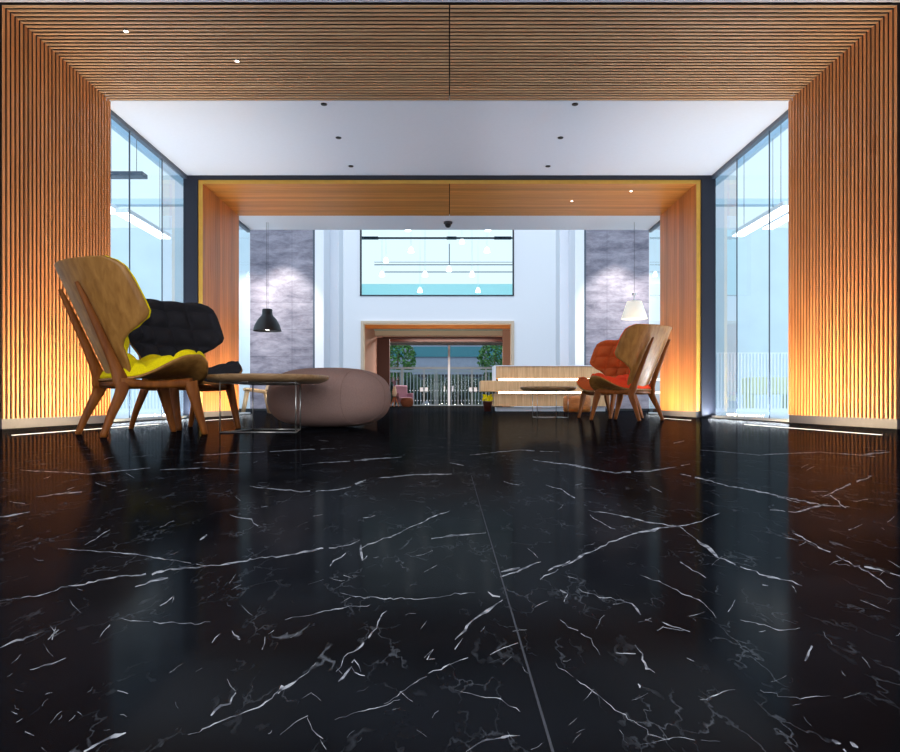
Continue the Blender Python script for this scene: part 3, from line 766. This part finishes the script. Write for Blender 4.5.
# black pendant lamp
def pendant(x, y, zb, prof, mats, label, cord_top, cords=((-.012,0),(.012,0)), inner=None, stem=None):
    t = thing('pendant_lamp', label, 'lamp', (x,y,zb))
    bm = B(); lathe(bm, prof, 40, caps=False)
    o = obj('lamp_shade', bm, M[mats], t); sm = o.modifiers.new('thick', 'SOLIDIFY'); sm.thickness = .005
    if stem: bm = B(); lathe(bm, stem, 16); obj('lamp_holder', bm, M['white'] if mats == 'shade' else M['black'], t)
    bm = B()
    for cx, cy in cords: rod(bm, [(cx,cy,prof[-1][1]),(cx,cy,cord_top-zb)], .003, 6)
    obj('cord', bm, M['plinth'], t)
    if inner: bm = B(); lathe(bm, [(.0001,.11),(.05,.10),(.06,.06),(.03,.02),(.0001,.015)], 16); obj('bulb', bm, M['spot_on'], o)
    return t
yl = 11.4; kk = yl/F
s = kk
pendant((267.3-X0)*kk, yl, CH+(Y0-331)*kk, [(14*s,0),(13.6*s,1*s),(12.2*s,6*s),(9.2*s,11.5*s),(5.6*s,15.5*s),(5.0*s,17*s),(5*s,21.3*s),(4.4*s,21.9*s),(.5*s,22*s)], 'black', 'matt black dome pendant lamp hanging before the left stone wall', HC, inner=True)
pendant((634.3-X0)*kk, yl, CH+(Y0-319)*kk, [(13*s,0),(7.3*s,17.5*s)], 'shade', 'glowing white cone shade pendant lamp above the lounge chairs on the right', HC, cords=((0,0),), stem=[(.004,0.2),(.03,17.0*s),(.03,18.5*s),(.012,19.5*s),(.012,23*s),(.035,24*s),(.035,25.5*s),(.003,26*s)])
# small wall spotlight near it
# reception desk
YDk = 15.0; kd2 = YDk/F
t = thing('reception_desk', 'pale wooden reception desk of three stepped tiers with glowing gaps', 'desk', (0,YDk,0))
def dk(px): return (px-X0)*kd2
def dz(py): return CH+(Y0-py)*kd2
bm = B(); add_box(bm, dk(497), dk(606), .08, .7, 0, dz(407.3)); obj('plinth', bm, M['white'], t)
bm = B(); add_box(bm, dk(494), dk(610), 0, .75, dz(406.3), dz(393.5)); obj('lower_tier', bm, M['desk'], t, .004)
bm = B(); add_box(bm, dk(480.5), dk(600), -.08, .7, dz(391.5), dz(380.8)); obj('middle_tier', bm, M['desk'], t, .004)
bm = B(); add_box(bm, dk(496), dk(604), 0, .65, dz(378.3), dz(366.2)); obj('upper_tier', bm, M['desk'], t, .004)
bm = B(); add_box(bm, dk(494), dk(606), -.02, .67, dz(366.2)+.001, dz(365.4)); add_box(bm, dk(494), dk(495.8), -.02, .67, dz(380.8)+.001, dz(366.2)); obj('counter_top', bm, M['white'], t)
for a, b in ((393.5,391.5),(380.8,378.3)):
    bm = B(); add_box(bm, dk(500), dk(600), .06, .5, dz(a)+.001, dz(b)-.001); obj('light_strip', bm, M['led_warm'], t)
# wooden block stool beside the desk
t = thing('wooden_stool', 'honey-coloured rounded wooden stool before the right end of the desk', 'stool', ((577-X0)*13.8/F,13.8,0))
bm = B(); lathe(bm, [(.23,0.0),(.26,.02),(.27,.1),(.27,.26),(.255,.31),(.23,.325)], 32); obj('body', bm, M['orangewood'], t)
# flower pot next to the desk
t = thing('plant_pot', 'small red pot with yellow flowers at the left foot of the desk', 'plant', ((487.6-X0)*14.75/F,14.75,0))
bm = B(); lathe(bm, [(.07,0),(.1,.2),(.11,.22),(.09,.22)], 18); obj('pot', bm, M['redwood'], t)
bm = B(); rr = random.Random(5)
for i in range(60):
    p = Vector((rr.uniform(-.1,.1),rr.uniform(-.1,.1),.22+rr.uniform(0,.13))); d = Vector((rr.uniform(-1,1),rr.uniform(-1,1),rr.uniform(-1,1))).normalized()*.03; e = d.cross(Vector((.3,1,.4))).normalized()*.02
    bm.faces.new([bm.verts.new(p+d), bm.verts.new(p+e), bm.verts.new(p-d), bm.verts.new(p-e)])
obj('flowers', bm, M['yellow'], t)

# plain plywood chairs far left
def plychair(loc, rz, label):
    t = thing('plywood_chair', label, 'chair', loc, rz, 'plywood chairs behind the coffee table')
    def s_(u, v):
        y = u*(.24-.03*abs(v-.5)); 
        if v < .6: x = .22-.42*(v/.6); z = .38+.02*math.cos(v*5)+.05*abs(u)**2
        else: q = (v-.6)/.4; x = -.20-.12*q+.05*abs(u)**2; z = .39+.30*q
        return Vector((x,y,z))
    bm = B(); sheet(bm, [[s_(-1+j/5, i/16) for j in range(11)] for i in range(17)], [[s_(-1+j/5, i/16)+Vector((-.008,0,-.012)) for j in range(11)] for i in range(17)]); obj('seat_shell', bm, M['desk'], t)
    for x, y in ((.2,.2),(.2,-.2),(-.2,.2),(-.2,-.2)):
        bm = B(); sweep(bm, [(x*1.15,y*1.1,0),(x*.8,y*.8,.385)], [.022,.032], side=Vector((0,1,0)), sub=1); obj('leg', bm, M['desk'], t)
    return t
pc = plychair((-3.42,12.4,0), R(200), 'pale plywood chair seen under the coffee table, left of its pair')
dup(pc, (-3.0,12.9,0), R(120), 'pale plywood chair seen under the coffee table, next to the pouf')

# rear hall furniture
Yr = 30.0; kr = Yr/F
t = thing('side_table', 'small round side table with red-brown legs in the rear hall', 'table', ((394.5-X0)*kr,Yr,0))
bm = B(); lathe(bm, [(.18,.40),(.2,.41),(.2,.43),(.18,.435)], 20); obj('table_top', bm, M['black'], t)
for a in (0.5,2.6,4.7):
    bm = B(); sweep(bm, [(.2*math.cos(a),.2*math.sin(a),0),(.05*math.cos(a),.05*math.sin(a),.40)], [.018,.018], sub=1); obj('leg', bm, M['orangewood'], t)
t = thing('vase', 'tall pale vase with dried grasses on the small side table', 'vase', ((394.5-X0)*kr,Yr,.436))
bm = B(); lathe(bm, [(.06,0),(.1,.12),(.08,.3),(.05,.4),(.065,.43)], 18); obj('body', bm, M['beige'], t)
bm = B()
for i in range(24):
    a = i*2.4; rod(bm, [(0,0,.4),(.08*math.cos(a),.08*math.sin(a),.65),(.17*math.cos(a),.17*math.sin(a),.75+.1*math.sin(i))], .006, 5)
obj('grasses', bm, M['lilac'], t)
t = thing('armchair', 'lilac upholstered armchair beside the small side table', 'chair', ((403-X0)*31/F,31.2,0), R(-60))
bm = B(); add_box(bm, -.3, .3, -.32, .32, .18, .42); obj('seat', bm, M['lilac'], t, .05)
bm = B(); add_box(bm, -.36, -.24, -.34, .34, .18, .95); obj('backrest', bm, M['lilac'], t, .05)
for s in (-1,1): bm = B(); a, b = sorted((s*.3,s*.38)); add_box(bm, -.3, .28, a, b, .18, .6); obj('armrest', bm, M['lilac'], t, .03)
for x, y in ((.24,.26),(.24,-.26),(-.28,.26),(-.28,-.26)): bm = B(); rod(bm, [(x,y,0),(x,y,.19)], .018); obj('leg', bm, M['redwood'], t)
t = thing('ottoman', 'round brown ottoman in front of the lilac armchair', 'ottoman', ((407-X0)*29.4/F,29.4,0))
bm = B(); lathe(bm, [(.16,0),(.24,.05),(.28,.2),(.24,.34),(.12,.38),(.001,.385)], 24); obj('body', bm, M['brownf'], t)

# ceiling fittings
def ceil_pt(px, py, z): Yd = (z-CH)*F/(Y0-py); return ((px-X0)*Yd/F, Yd)
def spot(px, py, lit, label, z=HC, grp=None, sq=False):
    x, y = ceil_pt(px, py, z)
    t = thing('downlight', label, 'downlight', (x,y,z), 0, grp)
    if lit:
        bm = B(); lathe(bm, [(.022,-.004),(.022,.02),(.015,.02),(.015,-.004)], 20, caps=False); q = obj('trim_ring', bm, M['metal'], t)
        bm = B(); lathe(bm, [(.001,-.003),(.015,-.003),(.015,.01)], 16); obj('lens', bm, M['spot_on'], t)
    else:
        bm = B(); lathe(bm, [(.020,-.008),(.030,-.008),(.032,0),(.02,0)], 16); q = obj('housing', bm, M['black'], t)
        bm = B(); lathe(bm, [(.001,-.004),(.02,-.004),(.02,-.002)], 12); obj('lens', bm, M['black'], t)
    return t, x, y
spot(126,31,True,'lit downlight in the slatted overhead lining, nearest the left corner')
spot(237,61,True,'lit downlight in the slatted overhead lining, farther back and nearer the middle')
spot(631,191,True,'lit downlight in the rear timber portal, nearest its right corner', HC2)
spot(572,201,True,'lit downlight in the rear timber portal, nearer its middle', HC2)
for px, py, l in ((324,104,'front left'),(338.5,137.5,'middle left'),(351,166,'back left'),(575,104,'front right'),(560.5,137.5,'middle right'),(548,166,'back right')):
    spot(px,py,False,'small black ceiling spot in the white ceiling, %s of six' % l, HC+.001, 'black ceiling spots')
x, y = ceil_pt(448, 222, HC)
t = thing('security_camera', 'dark dome camera under the white ceiling above the upper window', 'camera', (x,y,HC))
bm = B(); lathe(bm, [(.07,0),(.07,-.03),(.06,-.035)], 20); obj('housing', bm, M['plinth'], t)
bm = B(); lathe(bm, [(.052,-.035),(.045,-.07),(.025,-.088),(.001,-.092)], 20); obj('dome', bm, M['black'], t)

# floor light strips
def strip(s, ya, yb, label, w=.009):
    bm = B(); x = s*2.62; add_box(bm, x-w, x+w, ya, yb, -.01, .0015)
    o = obj('floor_light_strip', bm, M['led']); tag(o, label, 'light strip', None); return o
strip(-1, 4.2, 6.3, 'thin white light strip set in the floor along the left slatted wall')
strip(1, 4.25, 6.2, 'thin white light strip set in the floor along the right slatted wall')
strip(-1, 7.5, 8.7, 'short white light strip in the floor before the left navy post', .006)
strip(1, 7.6, 8.7, 'short white light strip in the floor before the right navy post', .006)

# ------------------------------------------------------------------ lights
def area(name, loc, rot, sx, sy, e, col, spread=PI):
    l = bpy.data.lights.new(name, 'AREA'); l.shape = 'RECTANGLE'; l.size = sx; l.size_y = sy; l.energy = e; l.color = col; l.spread = spread
    o = bpy.data.objects.new(name, l); C.objects.link(o); o.location = loc; o.rotation_euler = rot; return o
def spotl(name, loc, tgt, e, col, ang_, blend=.8, r=.03):
    l = bpy.data.lights.new(name, 'SPOT'); l.energy = e; l.color = col; l.spot_size = ang_; l.spot_blend = blend; l.shadow_soft_size = r
    o = bpy.data.objects.new(name, l); C.objects.link(o); o.location = loc
    o.rotation_euler = (Vector(tgt)-Vector(loc)).to_track_quat('-Z','Y').to_euler(); return o
WARM = (1,.75,.46)
for s in (-1,1):
    # warm uplight slots in the floor, turned to the timber walls
    area('wall_uplight', (s*2.70,(P1[0]+P1[1])/2,.012), (0, PI+s*R(48), 0),   .05, 1.7, 50, WARM, R(150))
    area('wall_uplight', (s*2.70,(P2[0]+P2[1])/2,.012), (0, PI+s*R(48), 0), .05, 1.5, 24, WARM, R(150))
    # cool strips along the foot of the glazing
    area('sill_light', (s*(WG-.05),7.95,.03), (0, PI+s*R(-12), 0), .04, 2.1, 44, (.84,.92,1))
    area('sill_light', (s*(WG-.05),11.3,.03), (0, PI+s*R(-12), 0), .04, 1.1, 12, (.90,.95,1))
    # wall washers on the stone
    spotl('wall_washer', (s*3.9,14.9,3.9), (s*3.75,16.0,2.2), 290, (1,.92,.80), R(62), .9)
    spotl('wall_washer', (s*4.6,14.9,3.9), (s*4.55,16.0,2.2), 160, (1,.86,.76), R(50), .9)
    # daylight, then unseen fill lamps added for lobby and rear hall
sun = bpy.data.lights.new('sun', 'SUN'); sun.energy = 1.65; sun.angle = R(50); sun.color = (1,.985,.97)
so = bpy.data.objects.new('sun', sun); C.objects.link(so); so.rotation_euler = Vector((.12,.55,-1)).to_track_quat('-Z','Y').to_euler()
area('lobby_fill_light', (0,-1.0,HC-.01), (R(20),0,0), 4, 2, 150, (1,.97,.93), R(130))  # unseen fill lamp added to light the near floor
area('front_fill_light', (0,-3.9,1.7), (R(90),0,0), 6, 2.2, 230, (.96,.98,1))  # fill lamp added behind the camera to brighten the furniture
area('rear_hall_up_fill', (0,23.3,.05), (PI-R(40),0,0), 4.5, .1, 150, (1,.84,.66))  # added fill aimed up at the hall's beams and ceiling bands
area('rear_hall_fill', (0,25.0,3.28), (0,0,0), 4, .6, 480, (1,.86,.74))  # fill lamp added to brighten the rear hall
area('rear_hall_fill', (0,32.5,3.28), (0,0,0), 4, .6, 480, (1,.9,.8))  # second added fill, deeper in the hall
spotl('pendant_glow', (at(634.3,0,yl),yl,1.62), (at(634.3,0,yl),yl,0), 14, (1,.88,.7), R(120), .5)
w = bpy.data.worlds.new('sky'); bpy.context.scene.world = w; w.use_nodes = True
nt = w.node_tree; bg = nt.nodes['Background']
tc = nt.nodes.new('ShaderNodeTexCoord'); sp = nt.nodes.new('ShaderNodeSeparateXYZ'); rp = nt.nodes.new('ShaderNodeValToRGB')
nt.links.new(tc.outputs['Generated'], sp.inputs[0]); nt.links.new(sp.outputs['Z'], rp.inputs[0]); nt.links.new(rp.outputs[0], bg.inputs[0])
rp.color_ramp.elements[0].color = (.70,.86,.93,1); rp.color_ramp.elements[1].color = (.60,.78,1,1)
bg.inputs[1].default_value = 1.05

cam = bpy.data.cameras.new('camera'); co = bpy.data.objects.new('camera', cam); C.objects.link(co)
co.location = (0,0,CH); co.rotation_euler = (PI/2,0,0); cam.sensor_width = 36; cam.lens = 36*F/900
cam.shift_y = (Y0-376)/900; cam.shift_x = (450-X0)/900; cam.clip_start = .02; cam.clip_end = 300
sc = bpy.context.scene; sc.camera = co
sc.view_settings.view_transform = 'Standard'; sc.view_settings.look = 'None'; sc.view_settings.exposure = 0.3; sc.view_settings.gamma = 1
sc.view_settings.use_curve_mapping = False
